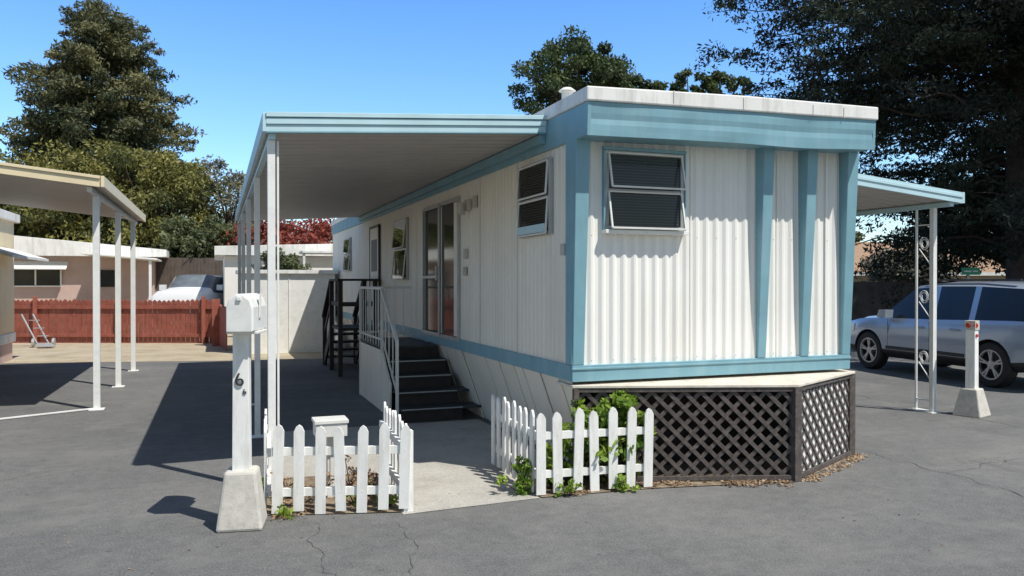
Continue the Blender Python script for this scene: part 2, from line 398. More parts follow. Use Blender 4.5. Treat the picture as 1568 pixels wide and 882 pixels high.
for P in (B,C): mb.box(P.x-.035,P.x+.035,P.y-.04,P.y+.035,0,.803)
mb.box(-.02,.03,-.06,-.02,0,.80)
mb.obj('lattice_frame',deck,'lattice',.003)
mb=MB(); mb.prism([(-.03,-.05,.806),(1.80,-.66,.806),(3.02,-.03,.806),(3.02,.3,.806),(-.03,.3,.806)],(0,0,.022)); mb.obj('deck_top',deck,'grey',.003)
mb=MB(); n=V((-.465,.885,0))*.0085; mb.beam(B+n+V((.035,0.018,.42)),C+n+V((-.035,-.018,.42)),.008,.74); mb.obj('backing_board',deck,'white')
# ---------------------------------------------------------------- front carport awning
cp=empty('carport_awning')
y0,y1=.49,10.35; xi,xo=-.045,-2.46; zi,zo=3.05,2.90
mb=MB(); ys=[];y=y0+.03
while y<y1-.05:
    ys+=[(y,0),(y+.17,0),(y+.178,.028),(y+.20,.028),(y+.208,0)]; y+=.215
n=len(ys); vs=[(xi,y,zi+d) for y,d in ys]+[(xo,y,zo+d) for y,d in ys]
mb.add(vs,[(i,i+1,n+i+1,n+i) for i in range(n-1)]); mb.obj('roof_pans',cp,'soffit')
mb=MB()
def gut(ya,yb,za,zb):
    mb.add([(xi,ya,zi+za),(xo,ya,zo+za),(xo,yb,zo+za),(xi,yb,zi+za),(xi,ya,zi+zb),(xo,ya,zo+zb),(xo,yb,zo+zb),(xi,yb,zi+zb)],
       [(0,3,2,1),(4,5,6,7),(0,1,5,4),(1,2,6,5),(2,3,7,6),(3,0,4,7)])
mb.mat('teal_light'); gut(y0,y0+.03,.0,.055); gut(y0-.012,y0+.03,.057,.105); gut(y0-.022,y0+.03,.113,.15)
mb.mat('teal'); gut(y0-.004,y0+.028,-.012,-.001); gut(y0-.002,y0+.028,.1055,.1125)
mb.obj('front_fascia',cp,None,.002)
mb=MB(); mb.beam((xo-.014,y0-.01,zo+.07),(xo-.014,y1,zo+.07),.026,.15); mb.beam((xo+.05,y0+.04,zo-.028),(xo+.05,y1,zo-.028),.05,.05); mb.beam((xi-.3,y1,zi+.06),(xo,y1,zo+.06),.02,.12)
mb.obj('side_gutter',cp,'teal_light',.003)
mb=MB(); mb.box(-.09,-.034,y0+.04,y1,2.955,3.035); mb.obj('wall_ledger',cp,'teal',.003)
mb=MB()
for i in range(5):
    y=.6+2.4*i; mb.box(-2.445,-2.385,y-.03,y+.03,0,zo-.055)
    if i==0: mb.box(-2.372,-2.355,y-.02,y-.005,.0,zo-.055)
    mb.box(-2.49,-2.34,y-.07,y+.07,0,.012)
mb.obj('posts',cp,'postwhite',.003)
# ---------------------------------------------------------------- entry steps
st=empty('entry_steps')
mb=MB()
XL=-.80
for i in range(4):
    z=.17*(i+1); y=3.25+.26*i
    mb.mat('step'); mb.box(XL+.04,.02+(.28 if z<.3 else .16 if z<.5 else 0.0),y,y+.30,z-.03,z)
    mb.mat('darkwood'); mb.box(XL+.05,.02,y+.03,y+.045,z-.17,z-.032)
    mb.mat('alu'); mb.box(XL+.05,.01,y-.004,y-.001,z-.018,z-.004)
mb.mat('step'); mb.box(XL,-.03,4.29,5.9,.82,.85)
mb.mat('darkwood'); mb.box(XL+.05,-.03,4.32,4.33,.60,.818)
mb.obj('treads',st,None,.002)
mb=MB(); mb.prism([(XL,3.75,.0),(XL,5.88,0),(XL,5.88,.80),(XL,4.25,.80),(XL,4.05,.62),(XL,3.75,.42)],(.03,0,0)); mb.box(XL+.03,-.02,5.85,5.88,0,.80); mb.obj('side_panel',st,'siding_side',.003)
mb=MB()
mb.box(XL-.015,XL+.02,4.25,5.9,1.60,1.635); mb.box(XL-.005,XL+.015,4.25,5.9,.93,.955)
y=4.46
while y<5.8: mb.box(XL-.001,XL+.011,y,y+.014,.85,1.60); y+=.20
mb.box(XL-.015,XL+.02,5.87,5.905,0,1.64); mb.box(XL-.015,XL+.02,4.22,4.255,.0,1.64)
mb.box(XL+.03,-.03,5.87,5.90,1.601,1.634); mb.box(XL+.03,-.03,5.88,5.90,.931,.955)
x=XL+.13
while x<-.05: mb.box(x,x+.014,5.88,5.894,.956,1.60); x+=.13
mb.beam((XL+.0,4.22,1.60),(XL+.0,3.30,1.0),.04,.035); mb.box(XL-.018,XL+.018,3.28,3.31,0,1.0)
mb.beam((XL,4.22,.98),(XL,3.3,.36),.02,.025)
for k in range(1,4): 
    y=4.22-.23*k; mb.box(XL-.006,XL+.006,y,y+.014,.98-.67*.23*k,1.6-.65*.23*k)
mb.obj('railing',st,'railwhite',.002)
bs=empty('back_steps')
mb=MB(); X2=-.75
mb.box(X2,-.03,8.3,9.5,.82,.87)
for i in range(4): mb.box(X2+.03,-.05,9.5+.26*i,9.78+.26*i,.66-.17*i,.70-.17*i)
for x in (X2,-.12):
    for y,z in ((8.3,1.72),(9.45,1.72),(10.5,1.0)): mb.box(x-.04,x+.04,y-.04,y+.04,0,z)
    mb.beam((x,8.3,1.74),(x,9.45,1.74),.1,.04); mb.beam((x,9.45,1.72),(x,10.6,.98),.1,.045); mb.beam((x,9.45,1.35),(x,10.5,.68),.03,.08); mb.beam((x,8.3,1.3),(x,9.45,1.3),.03,.08)
    mb.beam((x,9.5,.75),(x,10.6,.02),.04,.22)
mb.beam((X2,8.3,1.74),(-.05,8.3,1.74),.1,.04); mb.beam((X2,8.3,1.3),(-.05,8.3,1.3),.03,.08)
mb.obj('stairs',bs,'darkwood',.004)
# ---------------------------------------------------------------- picket fences
def pickets(P,mb,A,B,n,w,h,side=1,th=.018,point=.05):
    A=V((*A,0));B=V((*B,0)); d=(B-A).normalized(); nr=V((d.y,-d.x,0))*side
    L=(B-A).length
    for i in range(n):
        s=(L-w)*i/(n-1)+w/2+random.uniform(-.006,.006); c=A+d*s+nr*random.uniform(-.004,.004); hh=h+random.uniform(-.025,.012); lean=d*random.uniform(-.018,.018)
        a,b=c-d*w/2,c+d*w/2
        z0=random.uniform(.005,.03); zz=V((0,0,1))
        mb.prism([a+zz*z0,b+zz*z0,b+lean+zz*(hh-point),b+lean-d*w*.22+zz*(hh-point*.3),c+lean+zz*hh,a+lean+d*w*.22+zz*(hh-point*.3),a+lean+zz*(hh-point)],nr*th)
        for z in (h*.25,h*.70): mb.cone(c+lean*z/h+nr*(th)+zz*z,c+lean*z/h+nr*(th+.002)+zz*z,.005,.004,6)
    for z in (h*.25,h*.70):
        mb.beam(A-nr*.016+V((0,0,z)),B-nr*.016+V((0,0,z)),.028,.06)
pf=empty('picket_fence'); mb=MB()
pickets(pf,mb,(-2.46,-.10),(-1.50,-.36),7,.075,.66)
pickets(pf,mb,(-1.515,-.30),(-1.47,.80),8,.07,.66)
mb.box(-1.54,-1.47,-.36,-.29,0,.60)
mb.obj('pickets',pf,'picket',.002)
mb=MB(); pickets(pf,mb,(-2.43,1.0),(-2.49,-.05),7,.07,.64)
mb.obj('side_pickets',pf,'picket',.002)
pf2=empty('picket_fence'); mb=MB()
pickets(pf2,mb,(-.47,-.30),(.53,-.385),7,.078,.68)
pickets(pf2,mb,(-.44,.80),(-.455,-.24),8,.07,.68)
mb.obj('pickets',pf2,'picket',.002)
up=empty('utility_pedestal'); mb=MB()
mb.box(-2.02,-1.92,.22,.30,.0,.50); mb.box(-2.12,-1.88,.12,.32,.50,.60); mb.box(-2.13,-1.87,.11,.33,.602,.63); mb.box(-2.0,-1.94,.212,.219,.15,.4)
mb.obj('box',up,'railwhite',.008)
# ---------------------------------------------------------------- mailbox
ml=empty('mailbox')
mx_,my_=-2.668,-.273
def fr(cx,cy,hb,ht,z0,z1,ang):
    c,s=math.cos(ang),math.sin(ang); vs=[]
    for z,h in ((z0,hb),(z1,ht)):
        for a,b in ((-1,-1),(1,-1),(1,1),(-1,1)): vs.append((cx+(a*c-b*s)*h,cy+(a*s+b*c)*h,z))
    return vs
QF=[(0,3,2,1),(4,5,6,7),(0,1,5,4),(1,2,6,5),(2,3,7,6),(3,0,4,7)]
ang=math.radians(-10)
mb=MB(); mb.add(fr(mx_,my_,.155,.105,0,.40,ang),QF); mb.obj('concrete_base',ml,'concrete',.02)
mb=MB(); mb.add(fr(mx_,my_,.058,.052,.385,1.36,ang),QF); mb.obj('post',ml,'picket',.004)
R=Matrix.Rotation(ang-.1,4,'Z')
def TM(p): return R@p+V((mx_+.03,my_,0))
mb=MB(); mb.T=TM
prof=[(-.085,1.365),(.095,1.365),(.095,1.53),(.075,1.585),(.03,1.62),(-.02,1.62),(-.065,1.585),(-.085,1.53)]
mb.prism([(a,-.20,z) for a,z in prof],(0,.40,0)); mb.obj('box',ml,'postwhite',.008)
mb=MB(); mb.T=TM
mb.prism([(a*.93,-.212,1.365+(z-1.365)*.96) for a,z in prof],(0,.01,0)); mb.box(-.01,.02,-.225,-.213,1.575,1.60); mb.box(.098,.104,-.05,.0,1.45,1.62)
mb.box(-.10,.11,-.13,.13,1.345,1.363)
mb.obj('door_and_flag',ml,'white',.004)
for body,sz,zz,dx in (('6',.13,.985,-.012),('6',.055,.925,.018)):
    cu=bpy.data.curves.new('number_curve','FONT'); cu.body=body; cu.size=sz; cu.extrude=.003; cu.align_x='CENTER'
    t=bpy.data.objects.new('house_number',cu); bpy.context.scene.collection.objects.link(t); t.parent=ml
    t.rotation_euler=(math.radians(90),math.radians(-12),ang); t.location=(mx_+dx,my_-.063,zz)
    cu.materials.append(M['number'])
# ---------------------------------------------------------------- right carport awning
rc=empty('side_carport_awning'); ya,yb=1.3,9.0
def sl(x): return 3.00-(x-3.03)*.094
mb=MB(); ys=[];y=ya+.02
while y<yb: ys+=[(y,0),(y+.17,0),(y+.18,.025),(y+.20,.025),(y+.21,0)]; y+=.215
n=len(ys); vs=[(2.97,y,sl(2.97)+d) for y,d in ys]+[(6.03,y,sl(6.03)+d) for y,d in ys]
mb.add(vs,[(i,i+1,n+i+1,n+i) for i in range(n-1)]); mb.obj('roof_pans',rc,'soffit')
mb=MB(); mb.prism([(2.97,ya,sl(2.97)-.02),(6.03,ya,sl(6.03)-.02),(6.03,ya,sl(6.03)+.12),(2.97,ya,sl(2.97)+.12)],(0,.03,0))
mb.prism([(2.97,ya-.012,sl(2.97)+.05),(6.03,ya-.012,sl(6.03)+.05),(6.03,ya-.012,sl(6.03)+.085),(2.97,ya-.012,sl(2.97)+.085)],(0,.011,0))
mb.box(6.031,6.07,ya,yb,2.70,2.84); mb.box(5.86,5.93,ya+.04,yb,2.66,2.715)
mb.obj('fascia',rc,'teal_light',.003)
mb=MB()
for yy in (1.62,6.2):
    mb.box(5.87,5.93,yy-.03,yy+.03,0,2.66)
    mb.cone((5.9,yy+.26,0),(5.9,yy+.26,2.66),.016,.016,8)
    for z in (.15,2.45): mb.beam((5.9,yy,z),(5.9,yy+.26,z),.016,.016)
    for zc in (.7,1.5,2.2):
        prev=None
        for i in range(27):
            t=i/26*4.2*math.pi; rr=.095-.055*i/26; p=V((5.9,yy+.14+rr*math.cos(t)*.8,zc+rr*math.sin(t)))
            if prev: mb.beam(prev,p,.010,.010,(1,0,0))
            prev=p
        mb.beam((5.9,yy+.02,zc-.30),(5.9,yy+.22,zc-.06),.010,.010)
    mb.box(5.82,5.98,yy-.06,yy+.32,0,.012)
mb.obj('scroll_posts',rc,'postwhite')
bo=empty('reflector_post'); bx,by=6.18,1.28
mb=MB(); mb.add(fr(bx,by,.17,.10,0,.35,.3),QF); mb.obj('concrete_base',bo,'concrete',.015)
mb=MB(); mb.add(fr(bx,by,.058,.055,.34,1.20,.3),QF); mb.obj('post',bo,'picket',.005)
mb=MB(); mb.add(fr(bx,by,.064,.064,1.09,1.21,.3),QF); mb.obj('cap',bo,'concrete',.003)
mb=MB(); c=V((bx,by,1.15)); 
mb.cone(c+V((-.02,-.06,0)),c+V((-.023,-.078,0)),.03,.03,14); mb.cone(c+V((-.06,-.0,-.0)),c+V((-.078,-.0,0)),.03,.03,14); mb.cone(c+V((.0,-.06,-.13)),c+V((.0,-.072,-.13)),.022,.022,12)
mb.obj('reflectors',bo,'red')
# ---------------------------------------------------------------- vehicles
def loft(stations,glass_sp,ws,body,gl='carglass'):
    mb=MB(); mb.mat(body); mb.mat(gl); mb.mat('trim')
    rows=[]
    for (x,zb,ze,zt,w,wt) in stations:
        half=[(0,zb),(w-.14,zb),(w-.02,zb+.10),(w,zb+.16),(w,(zb+ze)/2+.08),(w-.03,ze-.06),(w-.06,ze),(wt,zt-.07),(wt-.10,zt-.015),(wt*.45,zt+.012),(0,zt+.018)]
        rows.append([V((x,y,z)) for y,z in half]+[V((x,-y,z)) for y,z in half[-2:0:-1]])
    n=len(rows[0]); vs=[p for r in rows for p in r]; fs=[];ms=[]
    for i in range(len(rows)-1):
        for k in range(n):
            k2=(k+1)%n; fs.append((i*n+k,i*n+k2,(i+1)*n+k2,(i+1)*n+k))
            kk=k if k<10 else n-1-k
            m_=0
            if kk==6 and i in glass_sp: m_=1
            if kk in(7,8,9) and i in ws: m_=1
            if kk==6 and i in ws: m_=1
            if kk in(0,1,2): m_=2
            ms.append(m_)
    fs.append(tuple(range(n-1,-1,-1))); ms.append(0); o=(len(rows)-1)*n; fs.append(tuple(range(o,o+n))); ms.append(0)
    mb.add(vs,fs); mb.m=ms; return mb
def wheelcut(o,xs,r,w,z):
    for i,x in enumerate(xs):
        for sy in (1,-1):
            c=MB(); c.cone((x,sy*(w-.26),z),(x,sy*(w+.2),z),r,r,36); co=c.obj('cut',None,'trim')
            md=o.modifiers.new('bo','BOOLEAN'); md.object=co; md.operation='DIFFERENCE'; md.solver='EXACT'
            bpy.context.view_layer.update()
            dg=bpy.context.evaluated_depsgraph_get(); me=bpy.data.meshes.new_from_object(o.evaluated_get(dg)); o.modifiers.clear(); o.data=me
            bpy.data.objects.remove(co)
def wheels(mb,xs,w,r):
    for x in xs:
        for sy in (1,-1):
            o=(x,sy*(w-.25),r); ax=(0,sy,0)
            mb.mat('black'); mb.lathe([(.02,.02),(r-.04,.02),(r,.05),(r,.20),(r-.03,.235),(r*.66,.235),(r*.64,.20)],o,ax,36)
            mb.mat('trim'); mb.lathe([(r*.64,.20),(r*.60,.12),(.01,.11)],o,ax,30)
            mb.mat('rim'); mb.lathe([(r*.67,.20),(r*.67,.232),(r*.60,.232),(r*.58,.19)],o,ax,36)
            mb.lathe([(.075,.13),(.07,.215),(.001,.222)],o,ax,16)
            for k in range(5):
                for dd in (-.13,.13):
                    t=2*math.pi*k/5+.3; t2=t+dd
                    p=V((x+math.cos(t)*.04,sy*(w-.25+.205),r+math.sin(t)*.04)); q=V((x+math.cos(t2)*r*.63,sy*(w-.25+.215),r+math.sin(t2)*r*.63))
                    mb.beam(p,q,.028,.03,(0,1,0))
def place(e,loc,hd): e.location=loc; e.rotation_euler=(0,0,hd)
suv=empty('parked_suv')
S=[(-.93,.50,.95,1.00,.82,.74),(-.86,.38,1.06,1.12,.88,.76),(-.78,.32,1.08,1.46,.91,.73),(-.58,.30,1.09,1.64,.93,.71),(-.40,.28,1.09,1.665,.935,.71),(.35,.27,1.07,1.695,.94,.72),(.47,.27,1.065,1.698,.94,.72),
 (1.22,.27,1.04,1.695,.94,.72),(1.32,.27,1.04,1.69,.94,.72),(1.85,.27,1.03,1.645,.94,.71),(2.62,.27,1.01,1.11,.94,.80),(2.72,.27,1.01,1.07,.94,.82),(3.15,.28,.98,1.03,.925,.79),(3.48,.30,.91,.95,.90,.74),(3.66,.36,.78,.82,.84,.66),(3.74,.42,.62,.66,.76,.6)]
mb=loft(S,[3,4,6,8],[9],'carblue'); o=mb.obj('body',suv); wheelcut(o,(0,2.86),.41,.94,.37); o.data.shade_smooth()
o.modifiers.new('e','EDGE_SPLIT').split_angle=math.radians(32)
mb=MB(); wheels(mb,(0,2.86),.94,.37); o=mb.obj('wheels',suv,None)
o.data.shade_smooth(); o.modifiers.new('e','EDGE_SPLIT').split_angle=math.radians(35)
mb=MB()
for sy in (1,-1):
    mb.mat('trim')
    for x in (.44,1.27,2.30):
        mb.box(x,x+.010,sy*.936-.004,sy*.936+.006,.50,1.0)
    mb.box(.5,2.35,sy*.942-.012,sy*.942+.012,.44,.50)
    mb.mat('carblue')
    for x in (.62,1.42): mb.box(x,x+.18,sy*.93-.02,sy*.93+.035,.88,.91)
    mb.prism([(2.18,sy*.93,1.03),(2.40,sy*.93,1.03),(2.34,sy*.93,1.18),(2.16,sy*.93,1.18)],(0,sy*.18,0)); mb.mat('trim')
    mb.beam((-.3,sy*.62,1.735),(1.6,sy*.62,1.735),.03,.03)
mb.mat('rim'); 
for sy in (1,-1): mb.prism([(3.30,sy*.90,.72),(3.60,sy*.83,.70),(3.58,sy*.82,.84),(3.30,sy*.88,.88)],(0,sy*.02,0))
mb.obj('details',suv,None,.004)
place(suv,(9.74,3.02,0),math.radians(90-6.2))
tr=empty('pickup_truck')
P=[(-1.1,.5,1.0,1.04,.85,.80),(-1.0,.4,1.22,1.26,.92,.86),(1.05,.4,1.22,1.26,.93,.87),(1.10,.4,1.25,1.84,.93,.72),(1.3,.38,1.28,1.97,.93,.76),(2.2,.38,1.28,1.97,.93,.76),(2.85,.38,1.32,1.50,.93,.82),(3.0,.4,1.32,1.46,.93,.83),(3.9,.42,1.28,1.40,.92,.82),(4.12,.45,1.2,1.32,.9,.80),(4.2,.5,1.05,1.12,.85,.76)]
mb=loft(P,[4],[5],'carwhite','glarecar'); o=mb.obj('body',tr); wheelcut(o,(0,3.3),.43,.93,.39); o.data.shade_smooth(); o.modifiers.new('e','EDGE_SPLIT').split_angle=math.radians(32)
mb=MB(); wheels(mb,(0,3.3),.93,.39)
mb.mat('trim'); mb.box(4.19,4.23,-.5,.5,.66,.95); mb.box(4.1,4.3,-.88,.88,.42,.6)
mb.mat('rim'); mb.box(4.18,4.22,.54,.78,.72,.95); mb.box(4.18,4.22,-.78,-.54,.72,.95)
mb.mat('carwhite')
for sy in (1,-1): mb.box(2.55,2.7,sy*1.05-.11,sy*1.05+.11,1.40,1.60)
mb.obj('wheels_and_trim',tr,None,.004)
place(tr,(-2.9,28.2,0),math.radians(-108))
# ---------------------------------------------------------------- left neighbour
nh=empty('neighbour_mobile_home'); mb=MB()
mb.box(-11,-7.0,4.5,14,.5,3.0); mb.obj('walls',nh,'beige',.01)
mb=MB(); mb.box(-11.1,-6.9,4.3,14.1,3.0,3.18); mb.box(-7.04,-6.97,4.5,14.0,.4,.6); mb.obj('roof',nh,'roofwhite',.01)
mb=MB(); mb.prism([(-6.98,10.5,2.35),(-6.3,10.5,2.15),(-6.3,10.5,2.20),(-6.98,10.5,2.42)],(0,3.3,0)); mb.box(-6.98,-6.93,11.2,12.4,1.4,2.3); mb.obj('window_awning',nh,'roofwhite')
mb=MB(); mb.box(-10.9,-7.02,4.6,13.9,0,.5); mb.obj('skirt',nh,'pink')
nc=empty('neighbour_carport'); mb=MB(); ya,yb=5.0,11.2
def s2(x): return 2.91+(-4.2-x)*.11
mb.mat('soffit'); ys=[];y=ya+.02
while y<yb: ys+=[(y,0),(y+.17,0),(y+.18,.025),(y+.20,.025),(y+.21,0)]; y+=.215
n=len(ys); vs=[(-4.19,y,s2(-4.19)+d) for y,d in ys]+[(-6.95,y,s2(-6.95)+d) for y,d in ys]
mb.add(vs,[(i,i+1,n+i+1,n+i) for i in range(n-1)])
mb.obj('roof_pans',nc)
mb=MB(); mb.prism([(-4.2,ya,s2(-4.2)-.02),(-6.95,ya,s2(-6.95)-.02),(-6.95,ya,s2(-6.95)+.08),(-4.2,ya,s2(-4.2)+.08)],(0,.03,0))
mb.prism([(-4.2,ya-.02,s2(-4.2)+.082),(-6.95,ya-.02,s2(-6.95)+.082),(-6.95,ya-.02,s2(-6.95)+.12),(-4.2,ya-.02,s2(-4.2)+.12)],(0,.05,0))
mb.box(-4.189,-4.15,ya-.02,yb,2.89,3.03); mb.obj('fascia',nc,'beige',.003)
mb=MB(); mb.box(-4.36,-4.30,ya+.1,yb,2.84,2.90)
for y in (5.7,8.15,10.6): mb.box(-4.37,-4.29,y-.04,y+.04,0,2.84); mb.box(-4.42,-4.24,y-.09,y+.09,0,.012); mb.beam((-4.33,y,2.5),(-4.33,y+.35,2.85),.03,.03)
mb.beam((-4.33,5.7,.02),(-5.5,5.1,.02),.02,.02)
mb.obj('posts',nc,'postwhite',.003)
rf=empty('red_picket_fence'); mb=MB()
def boards(mb,A,B,w,gap,h,pt=.05):
    A=V((*A,0));B=V((*B,0));d=(B-A).normalized();nr=V((d.y,-d.x,0));L=(B-A).length;s=0
    while s<L:
        hh=h+random.uniform(-.02,.02);a=A+d*s;b=a+d*w;z=V((0,0,1)); c=(a+b)/2
        mb.prism([a,b,b+z*(hh-pt),c+z*hh,a+z*(hh-pt)],nr*(.02+random.uniform(0,.004))); s+=w+gap
boards(mb,(-12,20.9),(-2.9,17.35),.12,.012,1.22)
mb.obj('boards',rf,'redwood',.002)
mb=MB()
A_,B_=V((-12,20.9,0)),V((-2.9,17.35,0)); d=(B_-A_).normalized(); nr=V((d.y,-d.x,0))
for z in (.22,1.0): mb.beam(A_+nr*.045+V((0,0,z)),B_+nr*.045+V((0,0,z)),.05,.09)
for i in range(5):
    p=A_+d*(.1+i*2.35)+nr*.08; mb.beam(p,p+V((0,0,1.3)),.1,.1)
mb.obj('rails',rf,'redwood',.003)
gt=empty('red_gate_post'); mb=MB(); mb.box(-2.95,-2.75,16.2,16.4,0,1.25); boards(mb,(-2.85,17.3),(-2.6,14.6),.12,.015,1.1); mb.obj('post_and_boards',gt,'redwood',.003)
sh=empty('storage_shed'); mb=MB()
mb.mat('white'); mb.box(-2.3,-.12,13.5,15.3,0,1.90); mb.mat('roofwhite'); mb.box(-2.38,-.06,13.42,15.4,1.902,1.99)
mb.mat('white'); mb.box(-1.22,-1.2,13.485,13.499,0,1.9)
mb.obj('shed_body',sh,None,.004)
bf=empty('board_fence'); mb=MB(); boards(mb,(-5.6,31.5),(12,26.5),.15,.008,2.75,.0001); mb.obj('boards',bf,'brownfence')
ph=empty('pink_house'); mb=MB(); mb.mat('pink'); mb.box(-16,-5.3,30.5,37,0,2.75)
mb.mat('roofwhite'); mb.prism([(-16.4,29.9,2.75),(-4.8,29.9,2.75),(-4.8,29.9,3.05),(-10.5,29.9,3.55),(-16.4,29.9,3.05)],(0,7.5,0))
mb.mat('glass'); mb.box(-10.6,-8.8,30.44,30.49,1.55,2.2); mb.box(-7.5,-6.8,30.44,30.49,1.5,2.2)
mb.mat('white'); mb.prism([(-10.8,30.48,2.45),(-10.8,29.9,2.2),(-10.8,29.9,2.26),(-10.8,30.48,2.55)],(2.3,0,0)); mb.box(-10.65,-8.75,30.40,30.43,1.5,1.56)
for x in (-10.65,-9.7,-8.8): mb.box(x,x+.06,30.41,30.435,1.57,2.2)
mb.prism([(-7.6,30.4,2.75),(-5.0,30.4,2.55),(-5.0,30.4,2.62),(-7.6,30.4,2.82)],(0,-3.0,0))
for x in (-7.2,-5.3): mb.box(x,x+.1,27.5,27.6,0,2.6)
mb.obj('house_body',ph,None,.01)
wh=empty('white_mobile_home'); mb=MB(); mb.mat('siding'); mb.box(-2.6,11,21,27,.0,2.55); mb.mat('roofwhite'); mb.prism([(-2.9,20.8,2.56),(11.3,20.8,2.56),(11.3,20.8,2.85),(4,20.8,3.1),(-2.9,20.8,2.85)],(0,6.5,0))
mb.mat('glass'); mb.box(-1.4,-.4,20.96,20.99,1.5,2.2); mb.mat('white'); mb.box(-1.45,-.35,20.93,20.955,2.2,2.26); mb.box(-1.45,-.35,20.93,20.955,1.44,1.5)
mb.mat('roofwhite'); mb.box(-.3,2.2,19.6,20.7,2.62,2.70); mb.box(-.28,-.2,19.65,19.73,0,2.62)
mb.obj('house_body',wh,None,.01)
bh=empty('brown_roof_house'); mb=MB()
T0=lambda p: Matrix.Rotation(math.radians(-20.5),4,'Z')@p+V((-2.83,-6.084,0))
mb.T=T0
mb.mat('tan'); mb.box(16,30,37,44,0,2.15)
mb.mat('roofbrown'); mb.prism([(15.4,36.4,2.1),(15.4,44.6,2.1),(15.4,40.5,3.75)],(15.2,0,0))
mb.mat('glass'); mb.box(18,19.6,36.93,36.99,1.0,1.9); mb.box(24,25.6,36.93,36.99,1.0,1.9)
mb.mat('white'); mb.box(17.9,19.7,36.9,36.925,1.9,1.98); mb.box(15.5,30.4,36.33,36.395,2.0,2.15)
mb.obj('house_body',bh,None)
df=empty('dark_board_fence'); mb=MB(); boards(mb,(11.5,21.5),(30,7.5),.15,.002,1.72,.0001); mb.obj('boards',df,'brownfence')
sg=empty('street_sign'); mb=MB(); mb.T=T0; mb.mat('alu'); mb.cone((12.72,22,0),(12.72,22,2.1),.03,.03,8); mb.mat('green'); mb.box(12.5,13.0,21.94,21.96,1.90,2.10)
mb.mat('white'); mb.box(12.56,12.76,21.93,21.938,1.98,2.02); mb.box(12.8,12.94,21.93,21.938,1.98,2.02); mb.obj('sign',sg,None)
ht=empty('hand_truck'); mb=MB()
bx0,by0=-7.2,17.4
for dx in (0,.26): mb.beam((bx0+dx,by0,.1),(bx0+dx-.45,by0+.5,.85),.03,.03)
for k in range(3): mb.beam((bx0-.12*k,by0+.13*k+.03,.3+.2*k),(bx0+.26-.12*k,by0+.13*k+.03,.3+.2*k),.02,.02)
mb.prism([(bx0,by0,.1),(bx0+.3,by0,.1),(bx0+.5,by0-.4,.04),(bx0+.1,by0-.4,.04)],(0,0,.02))
mb.cone((bx0-.06,by0+.05,.12),(bx0-.12,by0+.05,.12),.12,.12,18); mb.cone((bx0+.34,by0+.05,.12),(bx0+.40,by0+.05,.12),.12,.12,18)
mb.obj('frame',ht,'alu')
# ---------------------------------------------------------------- trees
def conifer(name,loc,z0,z1,prof,mat,nb=260,leaf=.24,per=150,seed=1):
    r=random.Random(seed); e=empty(name); x0,y0_=loc; mb=MB()
    mb.cone((x0,y0_,0),(x0,y0_,z1*.96),.022*z1+.12,.04,12)
    cs=[];rs=[];sh=[]
    for i in range(nb):
        t=(i+r.random())/nb; z=z0+(z1-z0)*t
        Rm=np.interp(t,[p[0] for p in prof],[p[1] for p in prof])*r.uniform(.55,1.14)
        a=r.uniform(0,2*math.pi); dx,dy=math.cos(a),math.sin(a)
        up=r.uniform(-.5,.6)
        tip=V((x0+dx*Rm,y0_+dy*Rm,z+up))
        if i%2==0: mb.cone((x0,y0_,z-.1*Rm),tip,.05,.012,5)
        k=max(2,int(Rm/.75)+1); s_=r.uniform(.05,.85)
        for j in range(k):
            f=.3+.7*(j+1)/k
            cs.append((x0+dx*Rm*f+r.uniform(-.25,.25),y0_+dy*Rm*f+r.uniform(-.25,.25),z+up*f+r.uniform(-.3,.3)))
            q=.32+.5*(1-f)+r.uniform(0,.28); rs.append((q*1.15,q*1.15,q*.6)); sh.append(s_+r.uniform(-.1,.1))
    mb.obj('trunk_and_limbs',e,'bark')
    leaves('foliage',cs,rs,per,leaf,mat,e,sh,.35)
    return e
conifer('redwood_tree',(-9.0,44.3),3,16.9,[(0,4.6),(.3,5.0),(.5,4.7),(.68,4.1),(.8,3.4),(.9,2.5),(.97,1.3),(1,.3)],'conifer',350,.14,78,3)
def roundtree(name,loc,zc,R,Rz,mat,n=60,leaf=.18,per=260,seed=1,cl=(.22,.4),trunk=.25,lo=-.6):
    r=random.Random(seed); e=empty(name); x0,y0_=loc; mb=MB(); mb.cone((x0,y0_,0),(x0,y0_,zc),trunk,trunk*.4,10)
    cs=[];rs=[];sh=[]
    for i in range(n):
        while True:
            p=V((r.gauss(0,1),r.gauss(0,1),r.gauss(0,1))).normalized()
            if p.z>lo: break
        f=r.uniform(.5,1.05); c=(x0+p.x*R*f,y0_+p.y*R*f,zc+p.z*Rz*f*r.uniform(.85,1.1))
        if i%3==0: mb.cone((x0,y0_,zc-Rz*.5),c,.08*trunk/.25,.02,6)
        q=R*r.uniform(*cl); cs.append(c); rs.append((q,q,q*.75)); sh.append(r.uniform(.05,.9))
    mb.obj('trunk_and_limbs',e,'bark'); leaves('foliage',cs,rs,per,leaf,mat,e,sh,.45); return e
roundtree('olive_green_tree',(-9.0,37.5),5.0,3.6,3.3,'olive',110,.11,260,5,(.13,.3))
roundtree('olive_green_tree',(-5.6,36.2),5.0,3.5,3.3,'olive',120,.11,260,6,(.13,.3))
roundtree('olive_green_tree',(-13.5,39),3.6,3.2,2.6,'hedge',60,.14,220,61)
roundtree('grey_green_tree',(-2.2,36.5),5.3,2.3,2.6,'greyleaf',60,.10,120,8,(.14,.28))
roundtree('hedge_tree',(-3.4,33.2),3.0,2.2,1.9,'hedge',60,.12,220,9)
roundtree('red_leaf_tree',(-.5,33.0),3.2,2.2,1.6,'redleaf',50,.12,160,10)
roundtree('red_leaf_tree',(2.5,31),3.1,2.6,1.5,'redleaf',60,.12,160,12)
